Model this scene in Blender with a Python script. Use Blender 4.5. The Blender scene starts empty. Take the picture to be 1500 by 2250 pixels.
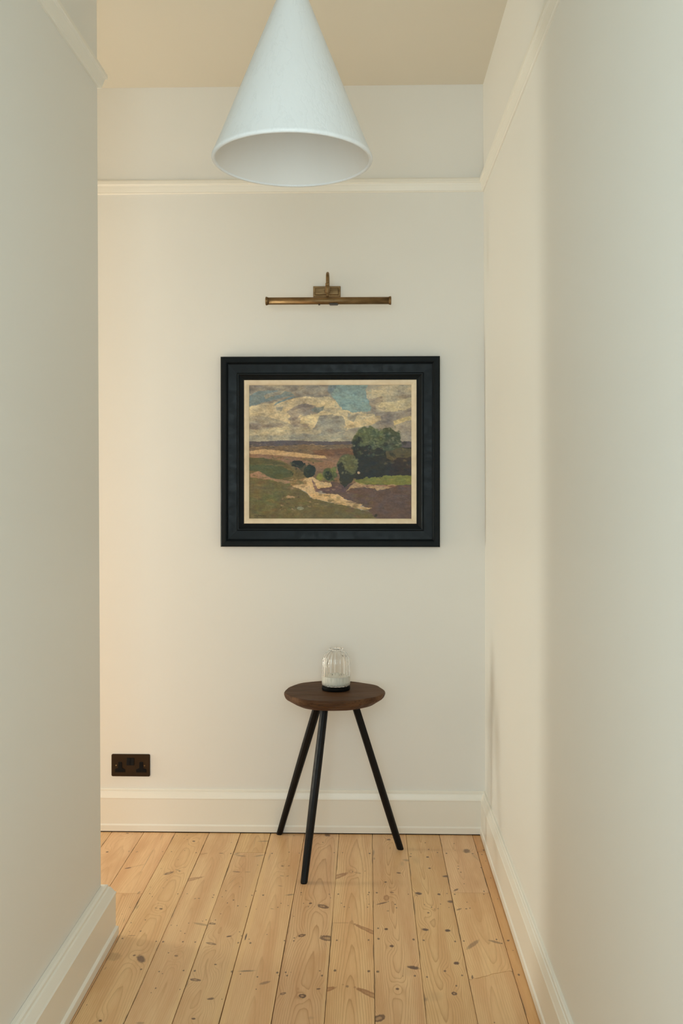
import bpy, bmesh, math, random
import numpy as np
from mathutils import Vector, Matrix

# ------------------------------------------------------------------ camera, light, exposure
SC = bpy.context.scene
COL = SC.collection
F, VPX, HZ, CAMZ = 2187.0, 750.0, 1058.0, 1.324        # focal length in px, principal column, horizon row, eye height
YAW = math.atan(56.0 / F)
CY, SY = math.cos(YAW), math.sin(YAW)

cam_data = bpy.data.cameras.new('camera')
cam = bpy.data.objects.new('camera', cam_data)
COL.objects.link(cam)
cam_data.sensor_fit = 'VERTICAL'
cam_data.sensor_height = 36.0
cam_data.lens = 36.0 * F / 2250.0
cam_data.shift_y = -(1125.0 - HZ) / 2250.0
cam.location = (0, 0, CAMZ)
cam.rotation_euler = (math.pi / 2, 0, YAW)
cam_data.clip_start = 0.05
SC.camera = cam

world = bpy.data.worlds.new('world')
SC.world = world
world.use_nodes = True
bg = world.node_tree.nodes['Background']
bg.inputs[0].default_value = (0.75, 0.88, 1.0, 1)
bg.inputs[1].default_value = 0.1

def area(name, loc, rot, sx, sy, col, power):
    l = bpy.data.lights.new(name, 'AREA')
    l.shape = 'RECTANGLE'; l.size = sx; l.size_y = sy
    l.color = col; l.energy = power
    o = bpy.data.objects.new(name, l)
    o.location = loc; o.rotation_euler = rot
    COL.objects.link(o)
    return o

# daylight through the window at the end of the side passage (left, round the corner)
area('daylight_side', (-3.26, 3.54, 0.88), (0, -math.pi / 2, 0), 1.36, 0.40, (0.985, 1.0, 0.87), 38)
# daylight of the room beside the hall, spilling through its doorway onto the back wall
area('daylight_room', (-2.05, 1.45, 1.12), (math.pi / 2, 0, 0), 2.1, 1.2, (1.0, 0.84, 0.67), 20)
# cool daylight through the opening behind the camera
area('daylight_behind', (-0.10, -0.26, 1.50), (math.pi / 2, 0, 0), 1.0, 1.5, (0.785, 0.96, 1.0), 33)

SC.view_settings.view_transform = 'Standard'
SC.view_settings.look = 'None'
SC.view_settings.gamma = 1.0
SC.view_settings.exposure = 0.0
SC.view_settings.use_curve_mapping = False
SC.cycles.max_bounces = 16
SC.cycles.diffuse_bounces = 8
SC.cycles.transmission_bounces = 12
SC.cycles.glossy_bounces = 6

# ------------------------------------------------------------------ helpers
def ray(u, v):
    a = (u - VPX) / F; b = (HZ - v) / F
    return Vector((CY * a - SY, SY * a + CY, b))

def on_y(u, v, y):                       # photo pixel -> point on the vertical plane at depth y
    d = ray(u, v); t = y / d.y
    return Vector((d.x * t, y, CAMZ + d.z * t))

def on_floor(u, v):
    d = ray(u, v); t = -CAMZ / d.z
    return Vector((d.x * t, d.y * t, 0.0))

def at_depth(u, v, dist):                # photo pixel at a camera distance
    d = ray(u, v)
    return Vector((d.x * dist, d.y * dist, CAMZ + d.z * dist))

def s2l(c):
    return tuple((x / 12.92 if x <= 0.04045 else ((x + 0.055) / 1.055) ** 2.4) for x in [k / 255.0 for k in c])

def link(name, me, mat=None, parent=None, smooth=False, **props):
    o = bpy.data.objects.new(name, me)
    COL.objects.link(o)
    if mat is not None: me.materials.append(mat)
    if parent is not None: o.parent = parent
    if smooth:
        for p in me.polygons: p.use_smooth = True
    for k, v in props.items(): o[k] = v
    return o

def obj(name, bm, mat=None, parent=None, smooth=False, loc=None, **props):
    bmesh.ops.recalc_face_normals(bm, faces=bm.faces[:])
    me = bpy.data.meshes.new(name)
    bm.to_mesh(me); bm.free()
    o = link(name, me, mat, parent, smooth, **props)
    if loc is not None: o.location = loc
    return o

def thing(name, loc, label, cat, group=None):
    o = bpy.data.objects.new(name, None)
    o.empty_display_size = 0.05
    COL.objects.link(o)
    o.location = loc
    o['label'] = label; o['category'] = cat
    if group: o['group'] = group
    return o

def structure(o, label, cat='room'):
    o['kind'] = 'structure'; o['label'] = label; o['category'] = cat
    return o

def box(bm, lo, hi):
    x0, y0, z0 = lo; x1, y1, z1 = hi
    vs = [bm.verts.new(p) for p in ((x0,y0,z0),(x1,y0,z0),(x1,y1,z0),(x0,y1,z0),(x0,y0,z1),(x1,y0,z1),(x1,y1,z1),(x0,y1,z1))]
    for f in ((0,1,2,3),(4,5,6,7),(0,1,5,4),(1,2,6,5),(2,3,7,6),(3,0,4,7)):
        bm.faces.new([vs[i] for i in f])
    return vs

def loft(bm, rings, close_ring=True, cap=True):
    rows = [[bm.verts.new(p) for p in r] for r in rings]
    n = len(rows[0])
    for a, b in zip(rows[:-1], rows[1:]):
        for i in range(n if close_ring else n - 1):
            j = (i + 1) % n
            bm.faces.new((a[i], a[j], b[j], b[i]))
    if cap:
        bm.faces.new(rows[0][::-1]); bm.faces.new(rows[-1])
    return rows

def lathe(bm, prof, n=48, axis='Z', origin=(0,0,0), cap=True):
    rings = []
    for r, z in prof:
        ring = []
        for i in range(n):
            t = 2 * math.pi * i / n
            c, s = r * math.cos(t), r * math.sin(t)
            p = (c, s, z) if axis == 'Z' else ((z, c, s) if axis == 'X' else (c, z, s))
            ring.append((p[0] + origin[0], p[1] + origin[1], p[2] + origin[2]))
        rings.append(ring)
    loft(bm, rings, cap=cap)

def tube(bm, pts, rads, n=12, cap=True):
    pts = [Vector(p) for p in pts]
    rings = []
    ref = Vector((1, 0, 0))
    for i, p in enumerate(pts):
        t = (pts[min(i + 1, len(pts) - 1)] - pts[max(i - 1, 0)]).normalized()
        a = t.cross(ref)
        if a.length < 1e-3: a = t.cross(Vector((0, 0, 1)))
        a.normalize(); b = t.cross(a).normalized()
        r = rads[i] if hasattr(rads, '__len__') else rads
        rings.append([p + a * (r * math.cos(2*math.pi*k/n)) + b * (r * math.sin(2*math.pi*k/n)) for k in range(n)])
    loft(bm, rings, cap=cap)

# node shorthand -----------------------------------------------------------
class NT:
    def __init__(s, name):
        s.m = bpy.data.materials.new(name); s.m.use_nodes = True
        s.t = s.m.node_tree; s.b = s.t.nodes['Principled BSDF']
        s.out = s.t.nodes['Material Output']
    def node(s, typ, **kw):
        n = s.t.nodes.new(typ)
        for k, v in kw.items(): setattr(n, k, v)
        return n
    def put(s, sock, v):
        if isinstance(v, bpy.types.NodeSocket): s.t.links.new(v, sock)
        elif v is not None:
            if hasattr(sock.default_value, '__len__') and not hasattr(v, '__len__'): sock.default_value = (v, v, v)
            elif hasattr(sock.default_value, '__len__') and len(sock.default_value) == 4 and len(v) == 3: sock.default_value = (*v, 1)
            else: sock.default_value = v
    def math(s, op, a, b=None, c=None, clamp=False):
        n = s.node('ShaderNodeMath', operation=op, use_clamp=clamp)
        for i, v in enumerate((a, b, c)):
            if v is not None: s.put(n.inputs[i], v)
        return n.outputs[0]
    def vec(s, op, a, b=None, out=0):
        n = s.node('ShaderNodeVectorMath', operation=op)
        s.put(n.inputs[0], a)
        if b is not None: s.put(n.inputs[1], b)
        return n.outputs[out]
    def comb(s, x, y, z=0.0):
        n = s.node('ShaderNodeCombineXYZ')
        for i, v in enumerate((x, y, z)): s.put(n.inputs[i], v)
        return n.outputs[0]
    def noise(s, vec, scale, detail=2.0, rough=0.5, out=0):
        n = s.node('ShaderNodeTexNoise')
        s.put(n.inputs['Vector'], vec)
        n.inputs['Scale'].default_value = scale
        n.inputs['Detail'].default_value = detail
        n.inputs['Roughness'].default_value = rough
        return n.outputs[out]
    def mr(s, v, a, b, c=0.0, d=1.0, smooth=True):
        n = s.node('ShaderNodeMapRange')
        if smooth: n.interpolation_type = 'SMOOTHSTEP'
        for i, x in enumerate((v, a, b, c, d)): s.put(n.inputs[i], x)
        return n.outputs[0]
    def mix(s, f, a, b, mode='MIX'):
        n = s.node('ShaderNodeMix', data_type='RGBA', blend_type=mode)
        s.put(n.inputs[0], f); s.put(n.inputs[6], a); s.put(n.inputs[7], b)
        return n.outputs[2]
    def coords(s): return s.node('ShaderNodeTexCoord').outputs['Object']
    def bump(s, h, strength=0.2, dist=0.001):
        n = s.node('ShaderNodeBump')
        n.inputs['Strength'].default_value = strength
        n.inputs['Distance'].default_value = dist
        s.put(n.inputs['Height'], h)
        s.t.links.new(n.outputs[0], s.b.inputs['Normal'])
    def set(s, **kw):
        for k, v in kw.items(): s.put(s.b.inputs[k.replace('_', ' ')], v)

def paint(name, col, rough, bscale=220.0, bstr=0.12, var=0.02):
    m = NT(name); c = m.coords()
    n = m.noise(c, 1.7, 3)
    col2 = tuple(x * (1 - var) for x in col)
    m.set(Base_Color=m.mix(n, col, col2), Roughness=rough)
    m.bump(m.math('ADD', m.noise(c, bscale, 2), m.math('MULTIPLY', m.noise(c, 9.0, 2), 2.0)), bstr, 0.0006)
    return m.m

WALL = paint('wall_paint', (0.775, 0.757, 0.715), 0.55)
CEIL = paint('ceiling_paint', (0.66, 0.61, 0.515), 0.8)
TRIM = paint('trim_paint', (0.81, 0.775, 0.70), 0.34, 90.0, 0.10)

# ------------------------------------------------------------------ room shell
YB = 3.756                # back wall
XR0, XR1 = 0.4435, 0.436  # right wall, foot and top (it leans a little)
XL0, XL1 = -0.765, -0.7765
YL = 2.847                # the left wall ends here, the side passage opens behind it
YF, XW, H = -0.16, -3.2, 2.818

def wall_r(z): return XR0 if z < 1.2 else XR0 + (XR1 - XR0) * (z - 1.2) / (H - 1.2)
def wall_l(z): return XL0 + (XL1 - XL0) * z / 2.46

bm = bmesh.new()
box(bm, (XW, YB, 0), (XR0 + 0.12, YB + 0.12, H))
structure(obj('wall_back', bm, WALL), 'off-white plaster wall at the end of the hallway behind the painting', 'wall')
bm = bmesh.new()
loft(bm, [[(wall_r(z), YF, z), (XR0 + 0.12, YF, z), (XR0 + 0.12, YB, z), (wall_r(z), YB, z)] for z in (0, 1.2, H)])
structure(obj('wall_right', bm, WALL), 'long off-white plaster wall on the right of the hallway', 'wall')
bm = bmesh.new()
loft(bm, [[(XL0 - .13, YF, z), (wall_l(z), YF, z), (wall_l(z), YL, z), (XL0 - .13, YL, z)] for z in (0, H)])
structure(obj('wall_left', bm, WALL), 'grey-lit off-white wall on the left ending in a sharp corner', 'wall')
DX0, DX1, DH = -1.95, -1.02, 2.06                            # doorway of the room beside the hall
bm = bmesh.new()
for lo, hi in (((DX1, YL-.12, 0), (XL0-.13, YL, H)), ((XW, YL-.12, 0), (DX0, YL, H)), ((DX0, YL-.12, DH), (DX1, YL, H))):
    box(bm, lo, hi)
structure(obj('wall_doorway', bm, WALL), 'wall of the side passage with an open doorway to a bright room', 'wall')
bm = bmesh.new()
box(bm, (XW, .9, 0), (XL0-.13, 1.0, H)); box(bm, (XW-.12, .9, 0), (XW, YL-.12, H))
structure(obj('wall_room', bm, WALL), 'far walls of the bright room beside the hallway', 'wall')
bm = bmesh.new()                                             # passage end, with the window opening
for lo, hi in (((XW-.12, YL, 0), (XW, YB+.12, .2)), ((XW-.12, YL, 1.78), (XW, YB+.12, H)),
               ((XW-.12, YL, .2), (XW, 3.27, 1.78)), ((XW-.12, YB-.01, .2), (XW, YB+.12, 1.78))):
    box(bm, lo, hi)
structure(obj('wall_passage', bm, WALL), 'wall closing the side passage round the left corner', 'wall')
bm = bmesh.new()                                             # wall behind the camera with an opening
for lo, hi in (((XW, YF-.1, 0), (-.74, YF, H)), ((.42, YF-.1, 0), (XR0+.12, YF, H)), ((-.74, YF-.1, 2.7), (.42, YF, H))):
    box(bm, lo, hi)
structure(obj('wall_front', bm, WALL), 'wall behind the viewer with a wide opening to a lit room', 'wall')
bm = bmesh.new()
box(bm, (XW - .12, YF - .1, H), (XR0 + .12, YB + .12, H + .1))
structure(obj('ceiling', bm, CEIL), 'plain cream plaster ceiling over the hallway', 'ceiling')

def sweep(path, side, profile, seg):
    """profile (out from wall, height) swept along one segment of a wall path, mitred at its corners"""
    P = [Vector((p[0], p[1])) for p in path]
    nrm = []
    for a, b in zip(P[:-1], P[1:]):
        d = (b - a).normalized(); nrm.append(Vector((-d.y, d.x)) * side)
    def miter(i):
        if i == 0: return nrm[0]
        if i == len(P) - 1: return nrm[-1]
        m = nrm[i-1] + nrm[i]
        return m / (m.dot(nrm[i]))
    bm = bmesh.new()
    rings = []
    n = 1
    for k in range(n + 1):
        i = seg + k
        m = miter(i)
        rings.append([(P[i].x + m.x * p, P[i].y + m.y * p, z) for p, z in profile])
    loft(bm, rings)
    return bm

SK = [(0, .160), (.010, .160), (.0155, .1575), (.0165, .153), (.0165, .151), (.0215, .1495), (.026, .142), (.032, .132),
      (.0355, .1285), (.0355, .1265), (.034, .125), (.034, .031), (.0405, .0265), (.041, .025), (.041, .0042), (0, .0042)]
SKH = [(p * 0.52, z) for p, z in SK]
PR = [(0, .050), (.021, .050), (.024, .046), (.024, .035), (.0225, .0325), (.018, .0305), (.0165, .027), (.0155, .022),
      (.012, .010), (.0105, .006), (.0105, .0025), (.006, 0), (0, 0)]
PRH = [(p * 0.72, z) for p, z in PR]
inner = [(XR0, YF), (XR0, YB), (XW, YB)]
outer = [(XL0, YF), (XL0, YL), (XW, YL)]
structure(obj('baseboard_back', sweep(inner, 1, SKH, 1), TRIM), 'moulded cream skirting board along the back wall behind the table', 'baseboard')
structure(obj('baseboard_right', sweep(inner, 1, SKH, 0), TRIM), 'moulded cream skirting board running along the right wall', 'baseboard')
bmL = sweep(outer, -1, SK, 0)
structure(obj('baseboard_left', bmL, TRIM), 'moulded cream skirting board on the left wall with mitred end', 'baseboard')
outer = outer[:2] + [(DX1, YL)]
structure(obj('baseboard_passage', sweep(outer, -1, SK, 1), TRIM), 'skirting board turning round the left corner into the passage', 'baseboard')
RZ = 2.413
xr = wall_r(RZ)
innr = [(xr, YF), (xr, YB), (XW, YB)]
xl = wall_l(2.46)
outr = [(xl, YF), (xl, YL), (XW, YL)]
structure(obj('trim_1', sweep(innr, 1, [(p, z + RZ) for p, z in PRH], 1), TRIM), 'cream picture rail across the back wall behind the cone lamp', 'picture rail')
structure(obj('trim_2', sweep(innr, 1, [(p, z + RZ) for p, z in PRH], 0), TRIM), 'cream picture rail rising along the right wall', 'picture rail')
structure(obj('trim_3', sweep(outr, -1, [(p, z + 2.457) for p, z in PR], 0), TRIM), 'cream picture rail high on the left wall', 'picture rail')
structure(obj('trim_4', sweep(outr, -1, [(p, z + 2.457) for p, z in PR], 1), TRIM), 'picture rail turning round the left corner into the passage', 'picture rail')

# window of the side passage (round the corner, out of sight)
wmat = paint('window_paint', (0.8, 0.77, 0.7), 0.4)
bm = bmesh.new()
for lo, hi in (((XW-.10, 3.27, .2), (XW-.02, 3.31, 1.78)), ((XW-.10, YB-.02, .2), (XW-.02, YB-.01, 1.78)),
               ((XW-.10, 3.31, .2), (XW-.02, YB-.02, .25)), ((XW-.10, 3.31, 1.73), (XW-.02, YB-.02, 1.78))):
    box(bm, lo, hi)
structure(obj('window_1', bm, wmat), 'white window frame at the end of the side passage', 'window')

# ------------------------------------------------------------------ floor boards
SX = [-2.0]
SEAMS = [-0.963, -0.841, -0.721, -0.594, -0.476, -0.362, -0.2335, -0.1045, 0.0195, 0.1462, 0.2705, 0.3940, 0.520]
REG = {1: (220, 1820, 6.25), 2: (440, 1820, 6.25), 3: (660, 1820, 6.25), 4: (860, 1820, 6.25),
       5: (150, 2030, 6.25), 6: (380, 2030, 6.25), 7: (600, 2030, 6.25), 8: (820, 2030, 4.167)}
# knots seen in the boards: region, centre, long half-axis, short half-axis, strength, tone (d dark, o orange spike, g grey stain, r ring)
KN = {
1: [(375,68,20,0,0,6,.6,'d'),(95,325,20,-3,0,8,.8,'d'),(395,315,10,-10,8,8,.3,'d'),(505,322,18,-5,0,6,.4,'d'),(385,545,50,-9,0,7,.8,'d'),
    (500,518,120,-27,0,6,.3,'o'),(645,442,-118,210,4,0,.75,'g'),(842,115,-20,50,4,0,.6,'g'),(940,617,68,-19,0,14,.75,'r'),(1070,575,45,12,0,7,.3,'d'),
    (1088,588,15,0,0,7,.6,'d'),(1285,177,22,0,0,9,.75,'d'),(835,1105,24,0,0,11,.75,'d'),(768,1095,18,0,0,6,.6,'d'),(1355,962,15,0,0,7,.5,'d'),
    (1303,965,15,-4,0,6,.5,'d'),(1200,712,210,-45,0,20,.65,'o'),(1370,357,110,-16,0,12,.4,'o'),(1400,1320,120,22,0,16,.35,'d'),
    (510,1080,25,-40,20,0,.35,'g'),(330,1260,14,-40,10,0,.35,'g'),(530,885,26,-16,0,14,.4,'d'),(330,917,12,0,0,10,.4,'o')],
2: [(285,342,30,0,0,5,.6,'d'),(1285,103,15,0,0,5,.5,'d'),(880,177,105,-3,0,8,.6,'g'),(555,378,85,9,0,9,.6,'g'),(810,376,95,-15,0,9,.55,'g'),
    (500,350,45,-14,0,18,.4,'g'),(948,390,18,-60,14,0,.3,'g'),(500,597,58,4,0,7,.6,'d'),(650,600,45,0,0,5,.35,'d'),(1128,517,19,0,0,8,.6,'d'),
    (1215,515,15,-3,0,7,.5,'d'),(1120,653,32,3,0,6,.4,'d'),(1197,655,18,-6,0,7,.45,'d'),(1100,792,38,5,0,6,.35,'d'),(1235,912,72,-7,0,11,.75,'g'),
    (165,1310,48,2,0,14,.7,'r'),(135,540,-32,65,3,0,.35,'g'),(440,720,65,-58,5,5,.25,'g'),(575,510,40,-50,4,4,.25,'g'),(745,190,-25,115,3,0,.4,'g'),
    (930,245,-32,75,3,0,.4,'g'),(985,1105,26,4,0,6,.4,'d')],
3: [(368,95,42,3,0,17,.75,'d'),(240,70,22,0,0,8,.6,'d'),(308,193,11,0,0,8,.6,'d'),(490,668,160,-52,0,30,.75,'o'),(712,597,13,0,0,5,.6,'d'),
    (785,612,48,9,0,12,.45,'o'),(135,1030,26,-3,0,11,.8,'d'),(305,1073,80,16,0,26,.8,'r'),(1210,155,28,0,0,10,.75,'d'),(1350,613,34,4,0,10,.7,'d'),
    (1167,738,18,0,0,9,.75,'d'),(1255,880,30,4,0,8,.65,'d'),(1178,955,36,-16,14,38,.6,'o'),(1125,1028,85,-20,0,10,.65,'d'),(1200,1135,18,0,0,7,.5,'d'),
    (560,1298,115,0,0,7,.4,'o'),(705,1230,0,80,5,0,.35,'g'),(1470,440,80,6,0,17,.5,'g'),(1395,485,38,0,0,38,.22,'g'),(1005,330,0,50,14,0,.45,'g'),(1012,415,14,0,0,18,.5,'g')],
4: [(1030,312,52,2,0,29,.65,'d'),(1115,348,15,3,0,7,.7,'d'),(1150,395,75,60,0,24,.22,'g'),(508,290,13,0,0,7,.7,'d'),(495,395,22,0,0,10,.8,'d'),
    (258,388,18,0,0,7,.7,'d'),(520,548,20,0,0,9,.8,'d'),(750,658,56,-3,0,15,.75,'d'),(915,520,15,0,0,6,.5,'d'),(885,845,36,-13,0,14,.65,'d'),
    (370,895,48,6,0,18,.8,'d'),(345,922,16,10,0,8,.5,'d'),(650,907,24,3,0,13,.8,'d'),(815,1006,52,3,0,18,.75,'d'),(925,1113,37,-11,0,11,.6,'d'),
    (1025,1105,17,0,0,8,.7,'d'),(505,1160,17,0,0,9,.75,'d'),(637,1103,12,0,0,9,.5,'d'),(345,440,70,20,0,60,.13,'g'),(650,360,60,10,0,60,.10,'g')],
5: [(1000,480,58,28,-16,48,.75,'d'),(905,433,22,-3,0,11,.7,'d'),(1478,438,24,0,0,11,.6,'d'),(438,1330,26,-3,0,17,.85,'d'),(870,160,55,0,0,5,.5,'d'),
    (620,450,110,-10,0,60,.25,'d'),(510,610,14,-20,10,0,.3,'d'),(990,1362,60,0,0,16,.3,'d')],
6: [(765,172,36,-6,0,10,.75,'d'),(520,270,70,11,0,15,.7,'r'),(305,768,78,6,0,19,.8,'r'),(583,557,20,0,0,9,.7,'d'),(520,1028,48,-5,0,16,.7,'d'),
    (280,1303,29,0,0,15,.8,'d'),(1010,647,125,-5,0,14,.75,'g'),(1260,810,80,-18,0,19,.45,'d'),(45,438,26,0,0,11,.6,'d'),(195,830,-30,60,10,0,.5,'g'),(1000,175,-14,52,11,0,.95,'d')],
7: [(392,160,50,-7,0,21,.85,'r'),(740,197,105,12,0,38,.8,'r'),(1385,125,-290,-128,0,28,.75,'o'),(1390,990,-265,-112,0,40,.8,'o'),(725,905,145,-36,0,30,.8,'o'),
    (955,835,15,0,0,8,.5,'o'),(1015,858,24,0,0,17,.55,'d'),(400,990,52,0,0,30,.9,'r'),(340,890,18,0,0,16,.3,'o'),(620,893,28,-3,0,10,.75,'d'),
    (135,957,44,-9,0,16,.75,'r'),(715,280,20,0,0,50,.18,'g'),(520,1290,50,0,0,25,.2,'g')],
8: [(50,865,60,-14,0,33,.8,'r'),(118,48,18,0,0,10,.8,'d'),(168,203,20,0,0,12,.8,'d'),(365,400,60,9,0,16,.8,'d'),(220,595,18,0,0,10,.75,'d'),
    (475,52,32,4,0,12,.85,'d'),(680,62,28,0,0,12,.85,'d'),(760,360,26,0,0,15,.85,'d'),(655,432,14,0,0,9,.75,'d'),(740,638,26,4,0,16,.9,'r'),
    (910,190,58,-42,14,14,.45,'d'),(1115,165,62,16,0,10,.5,'d'),(480,690,28,0,0,22,.45,'g'),(560,660,110,0,0,60,.13,'g'),(1170,468,28,6,0,12,.55,'d'),
    (1205,470,10,0,0,14,.7,'d'),(300,440,95,0,0,50,.10,'g'),(905,487,9,0,0,18,.7,'d')],
}
# nail holes: region, centre, size
NL = {
1: [(978,320,7),(1317,335,8),(858,320,6),(1195,155,6),(1155,138,5),(1070,432,5),(838,553,5),(918,710,5),(1195,95,5),(1055,105,5),(1160,305,5),(1212,218,4),
    (688,808,5),(865,818,5),(683,898,7),(715,938,6),(1067,900,8),(1195,898,6),(795,1028,4),(620,1258,7),(425,1297,7),(1090,1040,4),(975,1330,6),(1055,1335,6),
    (1455,1258,7),(1405,1275,6),(1215,1303,6),(563,62,5),(440,78,4),(300,1180,5),(408,1085,5)],
2: [(418,347,9),(495,160,5),(425,195,5),(893,340,10),(985,345,9),(1385,885,9),(1385,912,7),(862,918,11),(710,920,8),(762,862,8),(185,915,9),(170,950,8),
    (455,985,9),(372,1025,8),(515,1065,10),(628,1075,7),(768,1110,5),(1063,1085,7),(1108,1030,7),(1205,1060,7),(280,1175,7),(205,1260,8),(1218,328,8),
    (1357,340,6),(788,505,6),(350,857,7),(300,940,7),(542,802,6),(1282,1208,6)],
3: [(578,335,7),(948,345,11),(885,588,6),(518,905,10),(942,880,10),(928,910,8),(905,970,4),(562,1028,7),(600,1077,9),(668,1087,5),(938,1042,7),(920,1083,8),
    (1047,885,12),(1300,1045,9),(1317,1092,9),(1480,905,7),(463,335,7),(412,955,7),(395,905,7),(42,1030,6),(110,1077,6),(188,1077,4),(630,108,4),(1205,1003,6)],
4: [(857,210,7),(870,302,5),(462,197,7),(268,348,7),(630,333,9),(753,343,10),(915,557,8),(950,603,8),(995,762,7),(760,895,8),(865,905,10),(1268,865,10),
    (1265,905,8),(1035,1015,6),(1075,1097,8),(452,1047,7),(672,1040,7),(548,1083,9),(788,1087,6),(590,1110,6),(1265,300,11),(1240,360,8),(1293,450,6),(1230,540,9),(1360,683,6),(1457,970,5)],
5: [(745,200,10),(992,100,9),(1000,625,12),(1207,240,9),(1302,245,12),(1375,397,8),(1247,655,9),(1292,683,7),(1200,883,10),(1138,945,6),(840,105,6),(255,1112,6)],
6: [(105,98,7),(162,132,7),(135,245,9),(305,250,9),(145,640,10),(297,645,13),(808,655,14),(895,260,10),(1062,262,12),(1045,210,7),(940,165,7),(915,110,7),
    (925,690,9),(1157,728,10),(1142,898,7),(1430,670,14),(1455,708,8),(1290,145,6),(95,900,7),(672,1035,6)],
7: [(283,233,9),(290,193,9),(155,230,8),(80,708,8),(172,665,10),(190,710,11),(640,645,8),(668,710,13),(848,640,16),(1312,650,15),(1435,655,15),
    (1310,222,10),(1448,205,13),(875,225,11),(1440,60,11),(243,665,5)],
8: [(47,135,9),(367,143,9),(460,150,8),(748,160,8),(40,437,11),(380,475,9),(490,485,8),(812,472,7),(828,157,7),(1127,143,7),(1232,153,8),(1278,243,4),
    (1330,465,9),(1175,178,6),(270,478,4),(1108,903,5),(760,567,7),(1240,150,5)],
}
knots, nails = [], []
for r, L in KN.items():
    ox, oy, s = REG[r]
    for (x, y, mx, my, nx, ny, st, tone) in L:
        c = on_floor(ox + x/s, oy + y/s)
        M = on_floor(ox + (x+mx)/s, oy + (y+my)/s) - c
        N = on_floor(ox + (x+nx)/s, oy + (y+ny)/s) - c
        det = M.x*N.y - M.y*N.x
        if abs(det) < 1e-9: continue
        knots.append((c, (N.y/det, -N.x/det), (-M.y/det, M.x/det), st, tone, c + M * (.35 if tone == 'o' else 0)))
for r, L in NL.items():
    ox, oy, s = REG[r]
    for (x, y, q) in L:
        c = on_floor(ox + x/s, oy + y/s)
        e = on_floor(ox + (x+q)/s, oy + y/s) - c
        nails.append((c, e.length * 1.3))

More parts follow.
